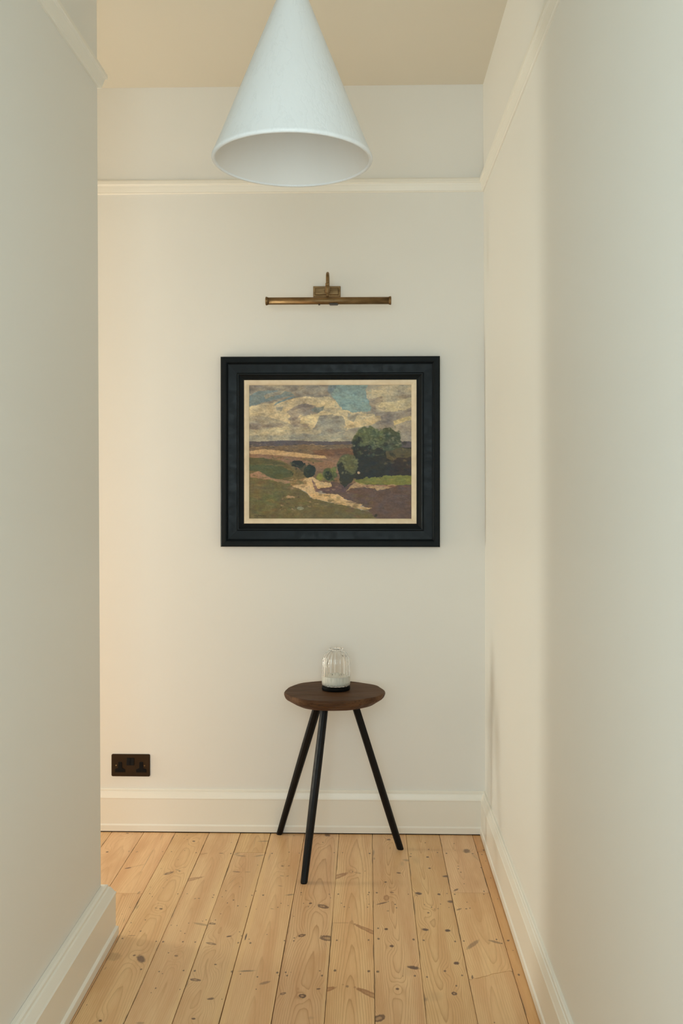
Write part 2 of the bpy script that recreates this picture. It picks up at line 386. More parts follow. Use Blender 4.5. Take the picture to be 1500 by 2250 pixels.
def board_material(name, x0, x1, y0, y1, rng, tone, grain, edge):
    """one pine board: growth rings in the plane of the cut, bent round its own knots, with its own nail holes"""
    m = NT(name); P = m.coords()
    sep = m.node('ShaderNodeSeparateXYZ'); m.t.links.new(P, sep.inputs[0])
    X, Y = sep.outputs[0], sep.outputs[1]
    off = rng.uniform(0, 40)
    slow = m.noise(m.comb(m.math('MULTIPLY', X, 3.0), m.math('MULTIPLY_ADD', Y, 0.9, off)), 1.0, 2)
    slow2 = m.noise(m.comb(m.math('MULTIPLY', X, 5.0), m.math('MULTIPLY_ADD', Y, 1.6, off + 9)), 1.0, 1)
    xc = (x0 + x1) / 2 + rng.uniform(-.018, .018)
    wx = m.math('ADD', m.math('SUBTRACT', X, xc), m.math('MULTIPLY_ADD', slow2, .05, -.025))
    d = m.math('ADD', m.math('MULTIPLY_ADD', slow, grain[1] * .45, grain[0] - grain[1] * .2), m.math('MULTIPLY', m.math('SUBTRACT', Y, rng.choice((1.6, 2.2, 4.2))), rng.uniform(.022, .034)))
    disp = None; masks = {}
    mine = [k for k in knots if x0 < k[5].x < x1 and y0 - .02 < k[0].y < y1 + .02]
    jit = m.noise(m.vec('MULTIPLY', P, (160, 70, 1)), 1.0, 2)
    for c, a, b, st, tn, _ in mine:
        q = m.vec('SUBTRACT', P, (c.x, c.y, 0))
        e = m.vec('LENGTH', m.comb(m.vec('DOT_PRODUCT', q, (a[0], a[1], 0), 1), m.vec('DOT_PRODUCT', q, (b[0], b[1], 0), 1)), None, 1)
        e = m.math('ADD', e, m.math('MULTIPLY_ADD', jit, .7, -.35))
        if tn == 'g':
            k = m.mr(e, 1.25, 0.15, 0, st)
        elif tn == 'r':
            k = m.math('MULTIPLY', m.mr(e, 1.12, 0.85, 0, st), m.mr(e, 0.25, 0.62, 0.45, 1.0))
        elif tn == 'o':
            k = m.math('MULTIPLY', m.mr(e, 1.15, 0.8, 0, st), m.mr(e, 0.2, 0.8, 0.6, 1.0))
        else:
            k = m.mr(e, 1.22, 0.62, 0, min(1.0, st * 1.15))
        masks[tn] = k if tn not in masks else m.math('MAXIMUM', masks[tn], k)
        if tn in 'dr' and st > .55:
            ln = 1.0 / max(math.hypot(*a), math.hypot(*b))
            qq = m.vec('LENGTH', m.vec('MULTIPLY', q, (60, 22, 0)), None, 1)
            g = m.math('POWER', 2.718, m.math('MULTIPLY', m.math('MULTIPLY', qq, qq), -1.0))
            g = m.math('MULTIPLY', g, 0.011)
            disp = g if disp is None else m.math('ADD', disp, g)
    rr = m.math('SQRT', m.math('ADD', m.math('MULTIPLY', wx, wx), m.math('MULTIPLY', d, d)))
    if disp is not None: rr = m.math('ADD', rr, disp)
    rr = m.math('ADD', rr, m.math('MULTIPLY', m.noise(m.vec('MULTIPLY', P, (60, 9, 1)), 1.0, 2), .0022))
    ph = m.math('FRACT', m.math('MULTIPLY', rr, grain[2]))
    late = m.math('POWER', ph, 5.0)
    late = m.math('MULTIPLY', late, m.mr(ph, 1.0, 0.93))
    fib = m.noise(m.vec('MULTIPLY', P, (520, 16, 1)), 1.0, 2)
    bro = m.noise(m.comb(m.math('MULTIPLY_ADD', X, 26.0, off), m.math('MULTIPLY', Y, 1.3)), 1.0, 2)
    base = tone
    pink = (base[0] * 0.90, base[1] * 0.81, base[2] * 0.76)
    pale = (base[0] * 1.07, base[1] * 1.12, base[2] * 1.15)
    col = m.mix(m.mr(bro, .42, .70), base, pink)
    col = m.mix(m.mr(bro, .46, .25), col, pale)
    latec = (base[0] * 0.60, base[1] * 0.46, base[2] * 0.34)
    col = m.mix(m.math('MULTIPLY', late, min(1.0, grain[3] * 2.3)), col, latec)
    col = m.mix(m.mr(fib, .35, .75, 0, .16), col, latec)
    wear = m.noise(m.comb(m.math('MULTIPLY_ADD', X, 9.0, off + 3), m.math('MULTIPLY_ADD', Y, 2.6, off)), 1.0, 3, .55)
    col = m.mix(m.mr(wear, .50, .74, 0, .75), col, (base[0] * .80, base[1] * .68, base[2] * .58))
    ed_ = m.math('MINIMUM', m.math('SUBTRACT', X, x0), m.math('SUBTRACT', x1, X))
    grime = m.noise(m.comb(m.math('MULTIPLY', X, 60.0), m.math('MULTIPLY_ADD', Y, 7.0, off)), 1.0, 3, .6)
    col = m.mix(m.math('MULTIPLY', m.mr(ed_, .0045, .0008), m.mr(grime, .50, .66, 0, .7)), col, (.16, .10, .06))
    for side, wdt in edge:                                     # pale sapwood strip along a board edge
        ex = m.math('SUBTRACT', X, x0) if side < 0 else m.math('SUBTRACT', x1, X)
        ex = m.math('ADD', ex, m.math('MULTIPLY_ADD', slow, .03, -.015))
        col = m.mix(m.mr(ex, wdt * .8, wdt * .5, 0, .55), col, (base[0] * 1.06, base[1] * 1.09, base[2] * 1.02))
    tones = {'d': (0.105, 0.048, 0.028), 'r': (0.095, 0.042, 0.025), 'o': (0.30, 0.115, 0.038), 'g': (0.11, 0.075, 0.05)}
    for tn, k in masks.items():
        col = m.mix(k, col, tones[tn])
    my = [n for n in nails if x0 < n[0].x < x1 and y0 < n[0].y < y1]
    if my:
        dm = None
        for c, r in my:
            q = m.vec('MULTIPLY', m.vec('SUBTRACT', P, (c.x, c.y, 0)), (1/r, .62/r, 0))
            e = m.vec('LENGTH', q, None, 1)
            dm = e if dm is None else m.math('MINIMUM', dm, e)
        dm = m.math('ADD', dm, m.math('MULTIPLY_ADD', jit, .9, -.45))
        col = m.mix(m.mr(dm, 1.25, .6, 0, .8), col, (0.085, 0.045, 0.028))
    m.set(Base_Color=col, Roughness=m.mr(fib, .3, .8, .34, .48), Specular_IOR_Level=0.5)
    m.bump(m.math('SUBTRACT', fib, m.math('MULTIPLY', late, 1.2)), 0.12, 0.0005)
    return m.m

dark = NT('floor_void'); dark.set(Base_Color=dark.mix(dark.noise(dark.coords(), 30), (.03, .018, .01), (.055, .035, .02)), Roughness=.9)
bm = bmesh.new()
box(bm, (XW, YF - .1, -.06), (XR0 + .12, YB + .12, -.024))
floor = structure(obj('floor', bm, dark.m), 'worn honey-coloured pine floorboards running along the hallway', 'floor')

def plank(x0, x1, ys, ye, mat, wob, rng, front=None, back=None):
    """outline with slightly worn edges, 22 mm thick, eased arrises; front/back: jagged end as (t, dy) points"""
    n = 7
    def edge_pts(x, a, b):
        return [(x + (rng.uniform(-wob, wob) if 0 < i < n else 0), a + (b - a) * i / n) for i in range(n + 1)]
    left, right = edge_pts(x0, ys, ye), edge_pts(x1, ye, ys)
    if back: left[-1] = (x0, ye + back[0][1]); right[0] = (x1, ye + back[-1][1]); back = back[1:-1]
    if front: left[0] = (x0, ys + front[0][1]); right[-1] = (x1, ys + front[-1][1]); front = front[1:-1]
    bk = [(x0 + (x1 - x0) * t, ye + dy) for t, dy in (back or [])]
    fr = [(x1 + (x0 - x1) * (1 - t), ys + dy) for t, dy in reversed(front or [])]
    out = left + bk + right + fr
    bm = bmesh.new()
    cx, cy = (x0 + x1) / 2, (ys + ye) / 2
    def inset(p, e):
        return (p[0] + (e if p[0] < cx - .03 else -e if p[0] > cx + .03 else 0), p[1])
    loft(bm, [[(x, y, -.022) for x, y in out], [(x, y, -.0008) for x, y in out], [(*inset(p, .0008), 0) for p in out]])
    return obj('plank', bm, mat, floor)

TONE = (0.75, 0.488, 0.25)
rng = random.Random(11)
# per board: growth ring depth, its slow change, rings per metre, ring contrast ; pale edges ; tone ; seam wobble
BS = {
 0: ((.05, .05, 200, .20), [], 1.00, .0003), 1: ((.06, .05, 200, .18), [], 1.02, .0003),
 2: ((.05, .06, 200, .16), [(-1, .010)], 1.06, .0003), 3: ((.010, .055, 210, .30), [], 1.0, .0004),
 4: ((.05, .05, 200, .20), [(1, .018)], .98, .0008), 5: ((.006, .05, 260, .28), [(1, .022)], .98, .0010),
 6: ((.02, .05, 220, .20), [(-1, .024), (1, .010)], .98, .0010), 7: ((.004, .05, 190, .48), [(1, .014)], .97, .0004),
 8: ((.012, .035, 200, .45), [], 1.02, .0003), 9: ((.004, .045, 260, .42), [(1, .010)], .97, .0003),
 10: ((.003, .04, 240, .48), [], .98, .0003), 11: ((.006, .05, 190, .26), [], 1.0, .0003), 12: ((.05, .05, 220, .15), [], .92, .0003)}
def yj(u, v): return on_floor(u, v).y
JOIN = {2: [yj(290, 1963)], 5: [yj(560, 1873.5)], 11: [yj(1010, 1961.5), None], 12: [yj(1050, 1872)]}
crack = [(0, -.004), (.06, -.004), (.10, .010), (.13, .002), (.22, .006), (.30, .012), (.42, .018), (.55, .030), (.68, .034), (.80, .040), (.92, .046), (1, .044)]
ycr = yj(1070, 2152)
for i in range(-17, 13):
    if i < 0:
        x1 = SEAMS[0] + .124 * i; x0 = x1 - .124
        spec = BS[0]
    else:
        x0, x1 = (SEAMS[i-1], SEAMS[i]) if i > 0 else (SEAMS[0] - .124, SEAMS[0])
        spec = BS[i]
    g, ed, tn, wb = spec
    gap = .0006 if i not in (5, 6) else .0013
    a, b = x0 + gap, min(x1 - gap, XR0 - .002)
    # ends along the hall
    cuts = [YF, YB] if i > 1 else [1.0, YB]
    cuts[-1] = YB - .0165 - .003 * rng.random()
    js = [j for j in JOIN.get(i, []) if j]
    segs = []
    pts = [cuts[0]] + sorted(([1.25 + .5 * rng.random()] if i >= 3 else []) + js) + [cuts[-1]]
    for k in range(len(pts) - 1): segs.append([pts[k] + (.0008 if k else 0), pts[k+1] - (.0008 if k < len(pts) - 2 else 0), None, None])
    if i == 11:                                                 # this board has split across, the break is ragged
        s = segs[1]
        segs[1:2] = [[s[0], ycr, None, crack], [ycr + .0026, s[1], crack, None]]
    for k, (ys, ye, fr, bk) in enumerate(segs):
        jt = tn * rng.uniform(.97, 1.03)
        base = (TONE[0] * jt, TONE[1] * jt * rng.uniform(.98, 1.02), TONE[2] * jt * rng.uniform(.95, 1.05))
        if i == 12: base = (TONE[0] * .95, TONE[1] * .82, TONE[2] * .66)
        g = (.004, .10, 170, .75) if i == 2 and k == 0 else spec[0]
        mat = board_material('pine_board', x0, x1, ys, ye, rng, base, g, ed)
        plank(a, b, ys, ye, mat, wb, rng, fr, bk)

# ------------------------------------------------------------------ pendant lamp
LC = at_depth(642, 353, 2.245)
HR = 0.5 * 353 / F * 2.245            # rim radius
m = NT('shade_plaster'); c = m.coords()
crk = m.noise(m.vec('MULTIPLY', c, (1, 1, .22)), 26.0, 4, .6)
wr = m.math('ABSOLUTE', m.math('SUBTRACT', crk, .5))
wr2 = m.math('ABSOLUTE', m.math('SUBTRACT', m.noise(m.vec('MULTIPLY', c, (1, 1, .35)), 11.0, 3, .55), .5))
fine_ = m.noise(m.vec('MULTIPLY', c, (1, 1, .12)), 70.0, 5, .65)
hgt = m.math('MULTIPLY', m.math('ADD', fine_, m.math('MULTIPLY', m.mr(wr, 0, .05, 0, 1), .35)), m.mr(wr2, .02, .12, .5, 1.3))
m.set(Base_Color=m.mix(m.mr(wr, 0, .02), (.745, .76, .775), (.775, .79, .805)), Roughness=.42,
      Subsurface_Weight=0.25, Subsurface_Radius=(.02, .02, .02), Subsurface_Scale=.5)
m.bump(hgt, .22, .003)
SHADE = m.m
m = NT('shade_inside_warmed'); c = m.coords()  # inner face of the same shade, warm floor bounce painted into its colour
m.set(Base_Color=m.mix(m.noise(m.vec('MULTIPLY', c, (1, 1, .3)), 14, 3), (.77, .745, .71), (.71, .685, .655)), Roughness=.6)
m.bump(m.noise(m.vec('MULTIPLY', c, (1, 1, .25)), 22, 4), .35, .003)
WARMED_INSIDE = m.m
lamp = thing('pendant_lamp', (LC.x, LC.y, H), 'white cone pendant lamp hanging from the hallway ceiling', 'lamp')
slope = .3957 * 1.0
ht = HR / slope
rz = LC.z - H
def rad(z): return HR - (z * slope)
bm = bmesh.new()
prof = [(HR - .0085, .0015), (HR - .0080, -.0012), (HR - .0062, -.0026), (HR - .0030, -.0026), (HR - .0008, -.0006), (HR + .0002, .003), (HR - .0016, .007)]
nz = 14
top = ht - .025
for k in range(1, nz + 1):
    z = .007 + (top - .007) * k / nz
    prof.append((max(rad(z), .008), z))
prof.append((.004, top + .002))
prof2 = [(.004, top - .030)]
for k in range(nz, 0, -1):
    z = .006 + (top - .04 - .006) * k / nz
    prof2.append((max(rad(z) - .0092, .006), z))
lathe(bm, prof, 96, cap=False)
sh_ = obj('lamp_shade', bm, SHADE, lamp, True, (0, 0, rz))
sh_.rotation_euler = (math.radians(-1.5), 0, 0)      # hangs a touch out of plumb
bm = bmesh.new()
lathe(bm, prof2 + [(HR - .0085, .0015)], 96, cap=False)
obj('shade_inside_warmed', bm, WARMED_INSIDE, lamp, True, (0, 0, rz), label='inside of the cone shade with warm bounce light put into its colour').rotation_euler = (math.radians(-1.5), 0, 0)
mm = NT('white_metal'); mm.set(Base_Color=mm.mix(mm.noise(mm.coords(), 40), (.8, .8, .78), (.74, .74, .72)), Roughness=.35)
bm = bmesh.new(); tube(bm, [(0, math.tan(math.radians(1.5)) * top, rz + top - .012), (0, 0, -.03)], .0035, 10)
obj('cable', bm, mm.m, lamp, True)
bm = bmesh.new(); lathe(bm, [(.05, 0), (.05, -.012), (.042, -.022), (.012, -.03), (.006, -.036)], 32)
obj('ceiling_rose', bm, mm.m, lamp, True)

# ------------------------------------------------------------------ picture light
m = NT('antique_brass'); c = m.coords()
n = m.noise(m.vec('MULTIPLY', c, (14, 60, 60)), 1.0, 4, .6)
m.set(Base_Color=m.mix(m.mr(n, .35, .7), (.27, .175, .085), (.16, .10, .047)), Metallic=1.0, Roughness=m.mr(n, .3, .7, .42, .55))
m.bump(m.noise(m.vec('MULTIPLY', c, (30, 900, 900)), 1.0, 2), .06, .0004)
BRASS = m.m
pc = on_y(718, 641.5, YB)
pl = thing('picture_light', (pc.x, YB, pc.z), 'antique brass picture light on the back wall above the painting', 'lamp')
def rect_ring(hw, hh, y): return [(-hw, y, -hh), (hw, y, -hh), (hw, y, hh), (-hw, y, hh)]
bm = bmesh.new()
loft(bm, [rect_ring(.0515, .0205, 0), rect_ring(.0515, .0205, -.006), rect_ring(.0495, .0185, -.008), rect_ring(.0445, .0140, -.008),
          rect_ring(.0415, .0112, -.013), rect_ring(.041, .0108, -.013)])
obj('backplate', bm, BRASS, pl)
yt = -.135
tc = on_y(721, 661, YB + yt)
tl, tr = on_y(583, 661, YB + yt), on_y(859, 661, YB + yt)
tx, tz = tc.x - pc.x, tc.z - pc.z
half = (tr.x - tl.x) / 2
ax = on_y(720, 630, YB - .10).x - pc.x
# arm: leaves the plate, rises and arches forward, comes down into the collar over the tube
zt = on_y(720, 603, YB - .075).z - pc.z
zc = on_y(720, 626, YB + yt).z - pc.z
arm = [(ax*.3, -.012, 0), (ax*.4, -.026, .002), (ax*.6, -.036, .012), (ax*.7, -.040, zt - .038)]
for k in range(0, 11):
    t = math.pi * k / 10
    arm.append((ax*.75 + .25*ax*k/10, -.040 - .0475 * (1 - math.cos(t)), zt - .038 + .038 * math.sin(t)))
arm.append((ax, yt, zc))
bm = bmesh.new(); tube(bm, arm, .0057, 14)
obj('arm', bm, BRASS, pl, True)
bm = bmesh.new(); lathe(bm, [(.011, 0), (.011, -.004), (.008, -.008), (.008, -.014), (.005, -.016)], 24, 'Y', (ax*.3, -.013, 0))
obj('arm_boss', bm, BRASS, pl, True)
bm = bmesh.new()
lathe(bm, [(.0062, zc + .007), (.0078, zc + .005), (.0078, zc + .001), (.0068, zc - .001), (.0082, zc - .003), (.0088, zc - .030), (.0070, zc - .032),
           (.0048, zc - .036), (.0048, tz + .010)], 20, 'Z', (ax, yt, 0))
obj('collar', bm, BRASS, pl, True)
bm = bmesh.new()
lathe(bm, [(.0132, -half + .004), (.0132, half - .004)], 32, 'X', (tx, yt, tz))
obj('tube', bm, BRASS, pl, True)
for s in (-1, 1):
    bm = bmesh.new()
    q = [(.0010, half - .001), (.013, half + .000), (.0152, half - .0008), (.0158, half - .002), (.0158, half - .0045), (.0146, half - .006), (.0146, half - .0085), (.0132, half - .0095)]
    lathe(bm, [(r, s * x) for r, x in q], 32, 'X', (tx, yt, tz))
    obj('end_cap', bm, BRASS, pl, True)
dk = NT('dark_metal'); dk.set(Base_Color=dk.mix(dk.noise(dk.coords(), 60), (.03, .022, .015), (.06, .04, .025)), Roughness=.45)
bm = bmesh.new(); box(bm, (tx + .004, yt - .012, tz - .0165), (tx + .036, yt + .006, tz - .0105))
bmesh.ops.bevel(bm, geom=bm.edges[:], offset=.0018, segments=2, affect='EDGES')
obj('switch', bm, dk.m, pl)
bm = bmesh.new(); lathe(bm, [(.0035, tz - .0165), (.0035, tz - .011)], 12, 'Z', (tx - .033, yt - .003, 0))
obj('screw', bm, dk.m, pl)

# ------------------------------------------------------------------ framed landscape painting
def painting_colours(W, Hh):
    R = np.random.RandomState(5)
    def vnoise(sx, sy, seed, oct=3):
        r = np.random.RandomState(seed); out = np.zeros((Hh, W)); amp, tot = 1.0, 0
        for o in range(oct):
            gx, gy = int(W / sx) + 3, int(Hh / sy) + 3
            g = r.rand(gy, gx)
            yy = np.arange(Hh) / sy; xx = np.arange(W) / sx
            y0 = yy.astype(int); x0 = xx.astype(int)
            fy = (yy - y0)[:, None]; fx = (xx - x0)[None, :]
            fy = fy*fy*(3-2*fy); fx = fx*fx*(3-2*fx)
            A = g[np.ix_(y0, x0)]; B = g[np.ix_(y0, x0+1)]; C_ = g[np.ix_(y0+1, x0)]; D = g[np.ix_(y0+1, x0+1)]
            out += amp * ((A*(1-fx)+B*fx)*(1-fy) + (C_*(1-fx)+D*fx)*fy); tot += amp
            amp *= .55; sx = max(sx/2, 1.0); sy = max(sy/2, 1.0)
        return out / tot * 2 - 1
    yy, xx = np.mgrid[0:Hh, 0:W].astype(float)
    X = 232 + xx * (1275 - 232) / (W - 1); Y = 228 + yy * (1085 - 228) / (Hh - 1)
    s = W / 356.0
    n1x, n1y = vnoise(30*s, 22*s, 1), vnoise(30*s, 22*s, 2)
    n2x, n2y = vnoise(7*s, 6*s, 3), vnoise(7*s, 6*s, 4)
    fine = vnoise(3*s, 2.2*s, 7, 2); brush = vnoise(12*s, 5*s, 8, 3); blot = vnoise(26*s, 18*s, 9, 3)
    hue = vnoise(16*s, 9*s, 10, 3); big = vnoise(60*s, 34*s, 12, 4); puff = vnoise(16*s, 9*s, 13, 3)
    img = np.empty((Hh, W, 3)); img[:] = (150, 137, 116)
    def put(mask, col, jit=.07):
        c = np.array(col, float)[None, None, :] * (1 + 1.5 * jit * brush + .9 * jit * fine)[..., None] + (hue * 7)[..., None] * np.array((1, .1, -1.0))
        img[:] = img * (1 - mask[..., None]) + c * mask[..., None]
    def poly(pts, col, w1=8, w2=6, op=1.0, jit=.07):
        PX = X + w1 * n1x + w2 * n2x; PY = Y + w1 * n1y + w2 * n2y
        ins = np.zeros((Hh, W), bool); n = len(pts)
        for i in range(n):
            x1, y1 = pts[i]; x2, y2 = pts[(i + 1) % n]
            if y1 == y2: continue
            cnd = ((y1 > PY) != (y2 > PY)) & (PX < (x2 - x1) * (PY - y1) / (y2 - y1) + x1)
            ins ^= cnd
        put(ins * op, col, jit)
    def blob(cx, cy, rx, ry, col, w=.35, op=1.0, soft=.08, jit=.08):
        e = np.hypot((X + 6*n2x - cx) / rx, (Y + 6*n2y - cy) / ry) + w * n1x * .6 + w * .5 * n2x
        put(np.clip((1 - e) / soft, 0, 1) * op, col, jit)
    def strokes(n, box_, cols, lx, ly, seed, op=.8, inside=None):
        r = np.random.RandomState(seed)
        for _ in range(n):
            cx, cy = r.uniform(box_[0], box_[2]), r.uniform(box_[1], box_[3])
            c = cols[r.randint(len(cols))]
            blob(cx, cy, lx * r.uniform(.5, 1.3), ly * r.uniform(.5, 1.3), c, .3, op * r.uniform(.5, 1), .4)
    # --- sky
    poly([(225,220),(760,220),(745,300),(650,300),(560,312),(420,335),(232,300)], (138,126,108))
    blob(330, 262, 120, 18, (120,112,98), op=.5, soft=.6)
    poly([(225,292),(300,268),(345,258),(385,262),(500,272),(520,296),(440,312),(380,325),(320,342),(225,362)], (114,122,116))
    poly([(325,305),(350,288),(420,270),(470,262),(440,292),(380,306),(340,318)], (160,146,120), op=.85)
    poly([(225,245),(330,230),(345,252),(225,285)], (132,122,106), op=.8)
    poly([(225,368),(330,345),(420,336),(480,322),(560,309),(650,303),(735,298),(790,328),(822,355),(832,388),(900,404),(1080,414),(1088,445),(1000,485),(900,505),(840,520),(760,600),(225,600)], (190,168,128))
    poly([(388,362),(398,345),(430,330),(500,305),(540,300),(470,325),(420,345)], (100,117,118), 3, 3)
    poly([(225,430),(300,420),(420,450),(500,480),(620,500),(640,600),(225,600)], (152,138,114), op=.8)
    poly([(225,470),(330,478),(430,470),(470,500),(330,520),(225,510)], (134,120,104), op=.7)
    poly([(470,400),(520,365),(600,345),(660,360),(690,400),(640,430),(560,420),(530,455),(480,460),(500,425)], (146,131,112))
    poly([(630,385),(660,372),(720,362),(705,395),(680,408),(650,405)], (120,120,108))
    poly([(400,372),(450,360),(440,390),(405,395)], (140,134,118), op=.7)
    poly([(480,440),(560,435),(640,470),(600,500),(520,500)], (134,120,108), op=.6)
    poly([(565,432),(600,422),(690,410),(660,450),(640,490),(560,475)], (192,170,128))
    poly([(690,425),(760,415),(830,430),(860,500),(830,560),(660,600),(600,560),(650,500)], (138,130,114), op=.9)
    poly([(225,520),(330,505),(490,500),(510,535),(380,545),(225,550)], (176,158,122), op=.85)
    poly([(550,520),(640,510),(700,520),(690,545),(560,545)], (168,150,118), op=.7)
    poly([(225,552),(500,548),(880,545),(880,590),(225,592)], (142,134,114), op=.75)
    strokes(60, (235,500,880,582), [(166,152,122),(128,122,108),(150,140,118),(180,162,126)], 22, 5, 21, .5)
    strokes(50, (400,320,800,430), [(200,178,136),(176,156,122),(150,136,116)], 18, 7, 22, .45)
    poly([(742,225),(1000,225),(980,265),(990,305),(1022,345),(1015,395),(905,406),(832,388),(816,345),(765,302)], (122,134,124))
    poly([(770,300),(900,285),(1000,330),(1015,392),(905,405),(832,386)], (130,147,136), op=.7)
    poly([(735,228),(790,228),(770,290),(745,280)], (106,112,110), op=.8)
    poly([(985,268),(1060,238),(1120,225),(1285,225),(1285,400),(1090,398),(1030,370),(1025,340),(990,310)], (156,141,115))
    poly([(985,272),(1040,255),(1095,262),(1080,300),(1010,315)], (178,158,122), op=.85)
    poly([(1000,318),(1085,298),(1095,330),(1050,345),(1045,385),(1018,370)], (138,122,104), op=.9)
    poly([(1060,362),(1085,338),(1190,330),(1275,300),(1285,370),(1220,392),(1110,398)], (182,164,126), op=.95)
    poly([(1030,400),(1285,390),(1285,600),(1000,600),(1080,480)], (142,128,110), op=.9)
    poly([(835,500),(900,470),(990,435),(1075,420),(1080,450),(1000,490),(900,500)], (184,158,116), op=.9)
    poly([(1160,462),(1190,448),(1285,420),(1285,455),(1200,468),(1170,490)], (182,160,114))
    poly([(870,410),(920,430),(900,465),(860,450)], (136,130,116), op=.7)
    strokes(60, (850,400,1270,580), [(158,142,118),(136,124,108),(170,152,120)], 20, 7, 23, .45)
    sky = np.clip((592 - Y) / 4, 0, 1)[..., None]                # modelling of the clouds: cool undersides, cream lights
    lum = img.mean(2, keepdims=True)
    cl = np.clip((img[..., 0:1] - img[..., 2:3] - 4) / 26, 0, 1) * sky
    tone = (.55 * big + .6 * puff)[..., None]
    img += cl * np.where(tone > 0, tone * np.array((44, 38, 24)), tone * np.array((58, 56, 40)))
    strokes(90, (235,300,1270,585), [(196,176,136),(134,124,112),(150,138,118),(176,158,124),(124,120,112)], 14, 5, 24, .35)
    strokes(40, (235,232,760,300), [(126,116,102),(150,138,116),(112,106,98)], 18, 5, 25, .4)
    strokes(40, (765,240,1015,395), [(134,146,134),(116,128,122),(146,154,138)], 16, 5, 26, .4)
    strokes(60, (1030,240,1270,395), [(150,134,112),(168,150,120),(136,122,106),(184,166,128)], 14, 6, 27, .45)
    # --- land
    poly([(225,615),(1285,615),(1285,900),(225,900)], (112,86,62), 1, 2)
    poly([(225,588),(300,590),(450,583),(560,584),(640,590),(900,588),(1285,590),(1285,660),(225,660)], (86,76,74), 1, 3)
    poly([(225,622),(420,618),(560,612),(720,612),(905,606),(905,690),(225,690)], (112,90,66), 3, 4)
    strokes(70, (235,606,900,650), [(60,54,48),(136,112,80),(80,76,58),(160,134,98),(96,76,60)], 16, 3, 31, .8)
    poly([(640,648),(905,628),(905,780),(700,730)], (106,76,56), 3, 4)
    strokes(30, (640,645,900,720), [(92,64,50),(128,96,68),(80,62,50)], 40, 4, 32, .6)
    poly([(225,655),(330,640),(450,652),(560,668),(700,682),(830,695),(820,790),(640,780),(520,740),(225,715)], (130,98,74), 3, 4)
    poly([(225,652),(330,639),(450,650),(570,666),(720,684),(735,700),(590,694),(420,680),(240,668)], (176,142,100), 2, 3)
    poly([(560,700),(640,700),(720,720),(640,722)], (104,90,62), op=.8)
    strokes(20, (600,720,820,760), [(150,116,88),(110,82,62)], 24, 4, 33, .6)
    poly([(225,690),(330,697),(430,708),(480,735),(540,765),(600,795),(650,830),(650,900),(225,860)], (104,88,54), 4, 5)
    poly([(225,692),(330,698),(460,728),(470,742),(330,735),(225,735)], (82,76,46), 3, 4)
    poly([(225,735),(330,738),(440,752),(520,790),(510,815),(420,832),(350,815),(300,780),(225,775)], (76,78,48), 3, 5)
    poly([(240,795),(290,780),(330,800),(370,825),(500,846),(500,862),(400,850),(240,818)], (148,112,84), 4, 6)
    blob(545, 735, 46, 26, (38,40,34)); blob(622, 782, 44, 44, (36,42,36)); blob(590, 762, 40, 24, (54,58,40), op=.6)
    blob(690, 818, 34, 28, (120,116,48), op=.9, soft=.3)
    blob(748, 800, 46, 46, (80,84,48)); blob(742, 808, 28, 34, (40,46,36), soft=.3); blob(775, 770, 26, 20, (104,106,58), soft=.3)
    poly([(225,815),(340,832),(480,866),(590,912),(650,960),(780,986),(900,1016),(1020,1048),(1090,1095),(225,1095)], (98,86,52), 3, 6)
    poly([(760,850),(930,862),(1285,868),(1285,1095),(1060,1095),(960,1000),(830,950),(700,920)], (90,70,60), 3, 5)
    poly([(505,880),(540,850),(600,822),(640,815),(690,850),(752,856),(765,882),(690,888),(662,905),(690,928),(800,928),(850,962),(965,995),(945,1008),(1022,1018),(985,1032),(900,1015),(780,985),(650,958),(590,908)], (188,154,108), 3, 5)
    poly([(632,822),(650,850),(668,890),(690,912),(660,915),(645,880)], (108,82,74), 2, 3, op=.9)
    poly([(665,895),(760,884),(850,868),(860,915),(720,918)], (92,70,66), 3, 4)
    poly([(490,845),(560,832),(600,815),(560,868),(500,876)], (150,116,74), 3, 5)
    strokes(40, (500,830,660,900), [(170,136,98),(128,98,72),(196,164,120)], 12, 5, 34, .5)
    poly([(905,835),(1000,815),(1285,803),(1285,868),(940,866)], (110,108,52), 2, 4)
    strokes(26, (930,815,1270,862), [(126,124,60),(94,92,48),(132,112,58)], 26, 6, 35, .6)
    poly([(850,912),(890,870),(930,850),(960,868),(1060,872),(1190,866),(1150,885),(1050,905),(1040,890),(930,885),(880,892)], (158,128,92), 3, 6)
    strokes(16, (900,872,1270,884), [(98,58,46),(120,84,64)], 26, 4, 36, .8)
    strokes(60, (860,900,1270,1075), [(84,64,54),(100,80,66),(96,68,58),(88,74,64)], 30, 8, 37, .5)
    # trees
    poly([(900,620),(1285,630),(1285,805),(1000,815),(900,825)], (42,40,36), 3, 5)
    blob(1125, 588, 92, 92, (66,70,50), .25); blob(1010, 590, 116, 96, (80,84,56), .25)
    strokes(70, (1060,520,1210,640), [(96,94,68),(56,60,42),(118,112,86),(72,78,52)], 12, 7, 41, .75)
    strokes(80, (920,510,1100,600), [(106,108,70),(78,84,52),(120,116,80),(60,66,46)], 13, 8, 42, .7)
    poly([(902,610),(925,585),(955,620),(1000,615),(1040,640),(1075,630),(1120,665),(1100,820),(905,830)], (40,40,35), 10, 14)
    strokes(34, (898,560,960,720), [(44,46,36),(54,58,42),(36,38,32)], 14, 16, 60, .8)
    strokes(30, (1000,600,1110,680), [(48,50,40),(84,86,60),(60,62,46)], 14, 10, 61, .75)
    blob(1130, 600, 50, 44, (88,86,66), .4, .5, .6)
    strokes(26, (915,560,1080,690), [(70,74,52),(92,92,66),(50,52,44),(104,84,58)], 9, 10, 43, .7)
    poly([(1110,655),(1200,630),(1285,640),(1285,760),(1200,720),(1120,700)], (82,72,48), 6, 8)
    poly([(1150,700),(1285,690),(1285,800),(1130,805)], (50,40,36), 6, 8, op=.85)
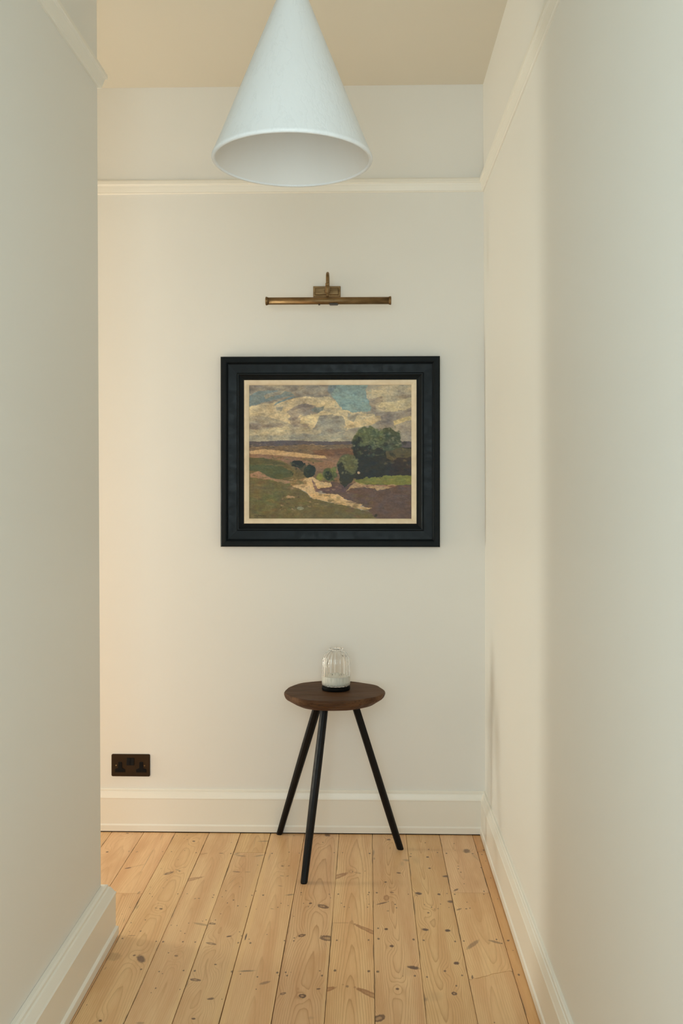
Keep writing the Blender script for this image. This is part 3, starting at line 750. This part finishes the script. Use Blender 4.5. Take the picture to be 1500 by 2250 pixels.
    strokes(24, (1110,640,1270,760), [(96,84,56),(66,56,42),(110,92,60)], 14, 9, 44, .6)
    blob(862, 745, 68, 74, (84,84,56), .2); poly([(800,740),(830,720),(850,770),(900,800),(935,790),(890,850),(850,882),(815,850)], (46,46,36), 5, 7)
    strokes(40, (830,685,930,800), [(104,102,66),(72,74,48),(118,112,74)], 11, 8, 45, .7)
    blob(935, 790, 8, 8, (170,140,110))
    strokes(60, (925,600,1260,800), [(30,32,30),(48,46,38),(40,44,36),(58,50,42)], 14, 12, 51, .6)
    strokes(50, (900,500,1210,640), [(64,72,46),(92,96,66),(48,54,38),(126,118,88)], 7, 6, 52, .7)
    strokes(36, (985,505,1060,640), [(120,118,82),(96,100,64)], 5, 12, 53, .5)
    strokes(30, (500,715,660,820), [(34,38,32),(52,56,40),(70,70,46)], 8, 7, 54, .7)
    strokes(30, (700,760,800,845), [(44,50,36),(92,94,56),(120,112,60)], 7, 7, 55, .7)
    strokes(60, (235,690,520,830), [(70,74,44),(92,86,52),(104,90,58),(84,84,50)], 20, 6, 56, .45)
    strokes(40, (520,850,960,1010), [(200,166,120),(172,138,98),(156,124,90)], 16, 5, 57, .4)
    # foreground grass
    blob(340, 950, 170, 90, (92,92,50), .5, .7, .8); blob(280, 900, 120, 60, (104,84,52), .5, .6, .8)
    strokes(130, (235,840,640,1080), [(112,92,56),(84,80,46),(96,94,52),(104,80,50),(120,102,64)], 24, 9, 46, .55)
    strokes(90, (560,930,1040,1080), [(92,80,50),(104,84,54),(82,72,46),(112,94,60)], 22, 8, 47, .5)
    strokes(22, (430,930,660,1040), [(160,128,92),(60,50,34),(140,112,76)], 9, 5, 48, .8)
    blob(560, 1018, 22, 13, (130,124,92), .5); blob(500, 945, 30, 8, (156,126,90), .5)
    blob(1046, 1066, 9, 8, (54,48,36)); blob(1095, 1020, 7, 6, (76,62,52))
    for q in range(9):                                         # illegible signature
        blob(266 + q * 9, 1068 + (q % 3) - 1, 3.5, 2.5, (46,34,24), .1)
    img *= (1 + .05 * blot + .045 * fine)[..., None]
    vig = 1 - .10 * np.clip((240 - Y) / 12, 0, 1)
    return np.clip(img, 0, 255)

a0, a1 = on_y(487, 786, YB), on_y(965, 1201, YB)
fc = ((a0.x + a1.x) / 2, YB, (a0.z + a1.z) / 2)
hw, hh = (a1.x - a0.x) / 2, (a0.z - a1.z) / 2
fr = thing('framed_painting', fc, 'oil landscape of hills and trees in a wide blue-black frame', 'painting')
def frame_mesh(stations):
    bm = bmesh.new()
    loft(bm, [rect_ring(hw - i, hh - i, y) for i, y in stations], cap=False)
    return bm
m = NT('blue_black_paint'); c = m.coords()
n = m.noise(c, 35.0, 4, .6)
chip = m.noise(c, 140.0, 3, .6)
m.set(Base_Color=m.mix(m.mr(chip, .76, .80), m.mix(n, (.0035, .0058, .0075), (.0060, .0092, .0115)), (.09, .055, .04)), Roughness=m.mr(n, .3, .7, .34, .48), Specular_IOR_Level=.16)
m.bump(m.noise(m.vec('MULTIPLY', c, (1, 1, 1)), 300.0, 2), .08, .0005)
FRM = m.m
st = [(0, 0), (0, -.030), (.0015, -.034), (.004, -.036), (.019, -.038), (.0225, -.0365), (.0235, -.0335), (.026, -.030), (.0275, -.027), (.030, -.0262),
      (.060, -.0225), (.0615, -.0245), (.064, -.026), (.067, -.0255), (.069, -.0235), (.0705, -.021), (.081, -.0145), (.0865, -.0125), (.0865, -.006), (.0865, 0)]
obj('frame', frame_mesh(st), FRM, fr)
m = NT('cream_slip'); c = m.coords()
m.set(Base_Color=m.mix(m.mr(m.noise(c, 30, 3), .3, .75), (.80, .68, .50), (.71, .58, .41)), Roughness=.55)
SL = m.m
st = [(.0866, -.004), (.0866, -.0155), (.0885, -.0168), (.0965, -.0158), (.1040, -.0125), (.1055, -.0105), (.1055, -.004)]
obj('slip', frame_mesh(st), SL, fr)
W_, H_ = 430, 354
pw, ph = hw - .1054, hh - .1054
img = painting_colours(W_, H_)
xs = np.linspace(-pw, pw, W_); zs = np.linspace(ph, -ph, H_)
gx, gz = np.meshgrid(xs, zs)
co = np.stack([gx.ravel(), np.full(gx.size, -.0085), gz.ravel()], 1)
idx = np.arange(W_ * H_).reshape(H_, W_)
quads = np.stack([idx[:-1, :-1].ravel(), idx[1:, :-1].ravel(), idx[1:, 1:].ravel(), idx[:-1, 1:].ravel()], 1)
me = bpy.data.meshes.new('canvas')
me.vertices.add(len(co)); me.vertices.foreach_set('co', co.ravel())
me.loops.add(quads.size); me.loops.foreach_set('vertex_index', quads.ravel().astype(np.int32))
me.polygons.add(len(quads)); me.polygons.foreach_set('loop_start', (np.arange(len(quads)) * 4).astype(np.int32))
me.update(calc_edges=True)
attr = me.color_attributes.new('oil', 'FLOAT_COLOR', 'POINT')
q = img.reshape(-1, 3) / 255.0
lin = np.where(q <= .04045, q / 12.92, ((q + .055) / 1.055) ** 2.4)
GAIN = np.array((1.30, 1.39, 1.60))
buf = np.ones((len(lin), 4)); buf[:, :3] = np.clip(lin * GAIN, 0, .9)
attr.data.foreach_set('color', buf.ravel().astype(np.float32))
m = NT('oil_on_canvas'); c = m.coords()
at = m.node('ShaderNodeAttribute', attribute_name='oil')
wv = m.math('MULTIPLY', m.math('SINE', m.math('MULTIPLY', m.vec('DOT_PRODUCT', c, (1, 0, 0), 1), 3200.0)),
            m.math('SINE', m.math('MULTIPLY', m.vec('DOT_PRODUCT', c, (0, 0, 1), 1), 3200.0)))
m.set(Base_Color=at.outputs['Color'], Roughness=.5, Specular_IOR_Level=.3)
m.bump(m.math('ADD', wv, m.math('MULTIPLY', m.noise(c, 260.0, 3), 3.0)), .10, .0006)
link('canvas', me, m.m, fr)

# ------------------------------------------------------------------ three-legged table
RS, ZS = 0.1767, 0.583
sc_ = at_depth(734, 1517, 3.53)
ZS = sc_.z
feet = [on_floor(613.4, 1833), on_floor(667.5, 1940.5), on_floor(879.6, 1866)]
tb = thing('side_table', (sc_.x, sc_.y, 0), 'small round dark oak table on three splayed black legs by the back wall', 'table')
m = NT('dark_oak'); c = m.coords()
g1 = m.noise(m.vec('MULTIPLY', c, (9, 150, 150)), 1.0, 4, .6)
g2 = m.noise(m.vec('MULTIPLY', c, (3, 26, 40)), 1.0, 3)
col = m.mix(m.mr(g2, .3, .7), (.118, .056, .025), (.060, .027, .012))
col = m.mix(m.mr(g1, .52, .72, 0, .65), col, (.018, .008, .004))
m.set(Base_Color=col, Roughness=m.mr(g1, .3, .7, .5, .65), Specular_IOR_Level=.15)
m.bump(m.math('ADD', m.math('MULTIPLY', g1, -1.0), m.math('MULTIPLY', g2, -.5)), .5, .0022)
OAK = m.m
rs = random.Random(4)
N = 72
wob = [0.0] * N
for k in range(N):
    t = 2 * math.pi * k / N
    wob[k] = .010 * math.cos(3*t + .6) * .35 + .006 * math.cos(7*t + 1.9) * .35 + .004 * math.cos(11*t) * .3 + rs.uniform(-.0006, .0006)
def seat_ring(r, z, w=1.0, tilt=0.0):
    return [((r + w*wob[k]) * math.cos(2*math.pi*k/N), (r + w*wob[k]) * math.sin(2*math.pi*k/N),
             z + tilt * math.cos(4*math.pi*k/N + 1)) for k in range(N)]
bm = bmesh.new()
loft(bm, [seat_ring(RS*.765, ZS-.042, .5), seat_ring(RS*.80, ZS-.0405, .6), seat_ring(RS*.955, ZS-.0235, 1, .002), seat_ring(RS*.978, ZS-.019, 1, .002), seat_ring(RS*.978, ZS-.0165, 1, .002),
          seat_ring(RS*.99, ZS-.0145, 1, .0015), seat_ring(RS*.990, ZS-.0115, 1, .0015), seat_ring(RS, ZS-.0095, 1, .001), seat_ring(RS*1.0, ZS-.003), seat_ring(RS*.993, ZS-.0006),
          seat_ring(RS*.98, ZS), seat_ring(RS*.5, ZS - .0006, .3), seat_ring(.02, ZS, 0)])
obj('tabletop', bm, OAK, tb)
m = NT('ebonised_wood'); c = m.coords()
g1 = m.noise(m.vec('MULTIPLY', c, (220, 220, 14)), 1.0, 3)
m.set(Base_Color=m.mix(g1, (.004, .0035, .0035), (.011, .009, .008)), Roughness=m.mr(g1, .3, .7, .36, .5), Specular_IOR_Level=.14)
m.bump(m.math('MULTIPLY', g1, 1.0), .25, .001)
EB = m.m
tops = [at_depth(694.5, 1560, 3.585), at_depth(711.5, 1561, 3.455), at_depth(782, 1556.5, 3.55)]
for i, (f, t) in enumerate(zip(feet, tops)):
    f = Vector((f.x - sc_.x, f.y - sc_.y, 0)); t = Vector((t.x - sc_.x, t.y - sc_.y, t.z))
    dirn = (t - f).normalized()
    t2 = f + dirn * ((ZS - .036 - f.z) / dirn.z)
    f2 = f + Vector((0, 0, .0))
    bm = bmesh.new()
    rings = []
    ns, nn = 9, 10
    ref = Vector((1, 0, 0)); a = dirn.cross(ref).normalized(); b = dirn.cross(a).normalized()
    for k in range(ns + 1):
        s = k / ns
        p = f2.lerp(t2, s)
        r0 = .0115 + .0035 * s + .0010 * math.sin(3.1 * s + i)
        ring = []
        for j in range(nn):
            ang = 2 * math.pi * j / nn + .3 * i
            rr = r0 * (1 + .05 * math.sin(2.3 * j + 5 * s + i))
            qv = p + a * (rr * math.cos(ang)) + b * (rr * math.sin(ang))
            if k == 0: qv = qv - dirn * (qv.z / dirn.z)
            if k == ns: qv = qv - dirn * ((qv.z - (ZS - .036)) / dirn.z)
            ring.append(qv)
        rings.append(ring)
    # eased foot
    c0 = sum(rings[0], Vector()) / nn
    foot = [c0 + (v - c0) * .86 for v in rings[0]]
    up = [v + dirn * .004 for v in rings[0]]
    loft(bm, [foot, up] + rings[1:])
    o = obj('leg', bm, EB, tb)

# ------------------------------------------------------------------ candle in a fluted glass jar
cb = at_depth(738, 1513.8, 3.545)
cz = ZS + .0002
cs = thing('glass_candle', (cb.x, cb.y, cz), 'white candle in a ribbed clear glass jar on the dark table', 'candle')
m = NT('black_base'); m.set(Base_Color=m.mix(m.noise(m.coords(), 80), (.0025, .002, .002), (.004, .0035, .003)), Roughness=.6, Specular_IOR_Level=.08)
RJ = .0505
bm = bmesh.new()
lathe(bm, [(RJ - .004, 0), (RJ - .001, .001), (RJ - .0002, .0025), (RJ - .0002, .0125), (RJ - .0012, .0142), (RJ - .003, .015)], 64)
obj('base', bm, m.m, cs, True)
m = NT('clear_glass')
m.set(Base_Color=m.mix(m.noise(m.coords(), 5), (1, 1, 1), (.985, .99, .985)), Roughness=0.0, Transmission_Weight=1.0, IOR=1.45)
GL = m.m
NF, NS = 22, 220
def jar_r(t): return 0
outp = [(.0450, .0152, 0), (.0490, .0162, .2), (.0505, .019, .7), (.0508, .030, 1), (.0508, .055, 1), (.0507, .080, 1), (.0502, .095, 1), (.0490, .106, 1), (.0468, .115, 1),
        (.0435, .123, 1), (.0385, .130, 1), (.0325, .1355, 1.2), (.0275, .139, 1.6), (.0242, .1415, 1.9), (.0237, .1432, 2.0), (.0246, .1450, 2.2), (.0243, .1464, 2.0), (.0230, .1470, 1.5)]
inp = [(.0212, .1465, 1.3), (.0202, .1445, 1.3), (.0203, .1425, 1.2), (.0238, .1395, 1.0), (.0295, .1355, .6), (.0362, .1300, .25), (.0410, .1225, .25), (.0440, .114, .25), (.0460, .105, .25), (.0472, .094, .25),
       (.0478, .080, .25), (.0479, .055, .25), (.0479, .030, .25), (.0475, .022, .2), (.0460, .0195, .1), (.0420, .0185, 0)]
bm = bmesh.new()
rings = []
for r, z, fl in outp + inp:
    rings.append([((r - .0017 * fl * (r / .05 + .30) * (1 - abs(math.cos(NF * math.pi * k / NS)))) * math.cos(2*math.pi*k/NS),
                   (r - .0017 * fl * (r / .05 + .30) * (1 - abs(math.cos(NF * math.pi * k / NS)))) * math.sin(2*math.pi*k/NS), z) for k in range(NS)])
loft(bm, rings)
obj('jar', bm, GL, cs, True, label='clear ribbed glass with a small scalloped mouth')
m = NT('candle_wax'); c = m.coords()
m.set(Base_Color=m.mix(m.noise(c, 60, 3), (.97, .95, .87), (.95, .92, .83)), Roughness=.5, Subsurface_Weight=.05, Subsurface_Radius=(.01, .009, .007), Subsurface_Scale=.3)
bm = bmesh.new()
lathe(bm, [(.0415, .0187), (.0462, .0197), (.0479, .0222), (.0482, .0300), (.0482, .0498), (.0478, .0505), (.0462, .0498), (.040, .0492), (.02, .0488), (.002, .0488)], 64)
obj('wax', bm, m.m, cs, True, label='creamy white wax filling the foot of the jar')
m = NT('wick'); m.set(Base_Color=m.mix(m.noise(m.coords(), 300), (.05, .04, .03), (.12, .09, .06)), Roughness=.9)
for wx_, wy in ((-.012, -.006), (.012, -.008), (.020, .004), (-.004, .010)):
    bm = bmesh.new(); tube(bm, [(wx_, wy, .0485), (wx_ + .0003, wy, .0530), (wx_ + .001, wy, .0560)], [.0009, .0009, .0007], 8)
    obj('wick', bm, m.m, cs, True)
m = NT('herb'); m.set(Base_Color=m.mix(m.noise(m.coords(), 400), (.16, .13, .07), (.28, .24, .12)), Roughness=.8)
bm = bmesh.new(); r2 = random.Random(8)
for k in range(46):
    a = 2 * math.pi * k / 46 + r2.uniform(-.06, .06); rr = .0480; z = .0232 + r2.uniform(-.0012, .0022); l = r2.uniform(.0006, .0018)
    mt = Matrix.Translation((rr*math.cos(a), rr*math.sin(a), z)) @ Matrix.Rotation(a, 4, 'Z') @ Matrix.Rotation(r2.uniform(-1, 1), 4, 'X') @ Matrix.Diagonal((.0006, l, .0005, 1))
    bmesh.ops.create_icosphere(bm, subdivisions=1, radius=1, matrix=mt)
obj('herb_flecks', bm, m.m, cs, True, kind='stuff')

# ------------------------------------------------------------------ double wall socket
s0, s1 = on_y(245.3, 1656.3, YB), on_y(329.8, 1705.6, YB)
scx, scz = (s0.x + s1.x) / 2, (s0.z + s1.z) / 2
sw, sh = (s1.x - s0.x) / 2, (s0.z - s1.z) / 2
so = thing('wall_socket', (scx, YB, scz), 'dark bronze double wall socket above the skirting on the left', 'socket')
m = NT('bronze_plate'); n = m.noise(m.coords(), 25, 3)
m.set(Base_Color=m.mix(n, (.030, .019, .010), (.045, .028, .015)), Metallic=.75, Roughness=.42)
BP = m.m
m = NT('black_insert'); m.set(Base_Color=m.mix(m.noise(m.coords(), 90), (.004, .004, .004), (.009, .008, .008)), Roughness=.55, Specular_IOR_Level=.12)
BI = m.m
def rrect(hw_, hh_, rd, y, n=4, cx=0, cz=0):
    out = []
    for qx, qz, a0_ in ((1, 1, 0), (-1, 1, 90), (-1, -1, 180), (1, -1, 270)):
        for k in range(n + 1):
            t = math.radians(a0_ + 90 * k / n)
            out.append((cx + qx * (hw_ - rd) + rd * math.cos(t), y, cz + qz * (hh_ - rd) + rd * math.sin(t)))
    return out
bm = bmesh.new()
loft(bm, [rrect(sw, sh, .005, 0), rrect(sw, sh, .005, -.0035), rrect(sw - .0009, sh - .0009, .0045, -.0045), rrect(sw - .004, sh - .004, .004, -.0047)])
obj('plate', bm, BP, so)
def P2(x, y): return (x - 610) / 6.25 * 1.717e-3, (254 - y) / 6.25 * 1.717e-3
for cx6 in (464, 757):
    x, z = P2(cx6, 285)
    # T-shaped insert: an upright over a wide foot
    pts = [(-.0195, -.0175), (.0195, -.0175), (.0195, -.0065), (.0125, -.0035), (.0072, -.0010), (.0072, .0190), (.0050, .0215), (-.0050, .0215), (-.0072, .0190), (-.0072, -.0010), (-.0125, -.0035), (-.0195, -.0065)]
    bm = bmesh.new()
    loft(bm, [[(x+a, -.0044, z+b) for a, b in pts], [(x+a, -.0062, z+b) for a, b in pts], [(x+a*.94, -.0068, z+b*.95) for a, b in pts]])
    ins = obj('socket_insert', bm, BI, so, label='black plastic three-pin outlet insert')
    for hx, hz, w_, h_ in ((0, .0135, .0030, .0048), (-.0115, -.011, .0040, .0022), (.0115, -.011, .0040, .0022)):
        bm = bmesh.new()
        loft(bm, [[(x+hx+sx*w_*k, -yy_, z+hz+sz*h_*k) for sx, sz in ((-1,-1),(1,-1),(1,1),(-1,1))] for k, yy_ in ((1.25, .0066), (1.25, .0071), (1.0, .0071), (.95, .0066))], cap=False)
        obj('pin_slot', bm, BI, ins)
for cx6 in (582, 635):
    x, z = P2(cx6, 200)
    bm = bmesh.new()
    loft(bm, [rrect(.0070, .0135, .001, -.0044, 2, x, z), rrect(.0070, .0135, .001, -.0075, 2, x, z), rrect(.0062, .0127, .001, -.0085, 2, x, z)])
    for v in bm.verts:
        if v.co.y < -.007: v.co.y -= (z - v.co.z) * .14
    obj('rocker_switch', bm, BI, so)
for cx6 in (411, 803):
    x, z = P2(cx6, 256)
    bm = bmesh.new(); lathe(bm, [(.0030, -.0044), (.0030, -.0054), (.0020, -.0060), (.0005, -.0061)], 14, 'Y', (x, 0, z))
    obj('screw', bm, BRASS, so, True)
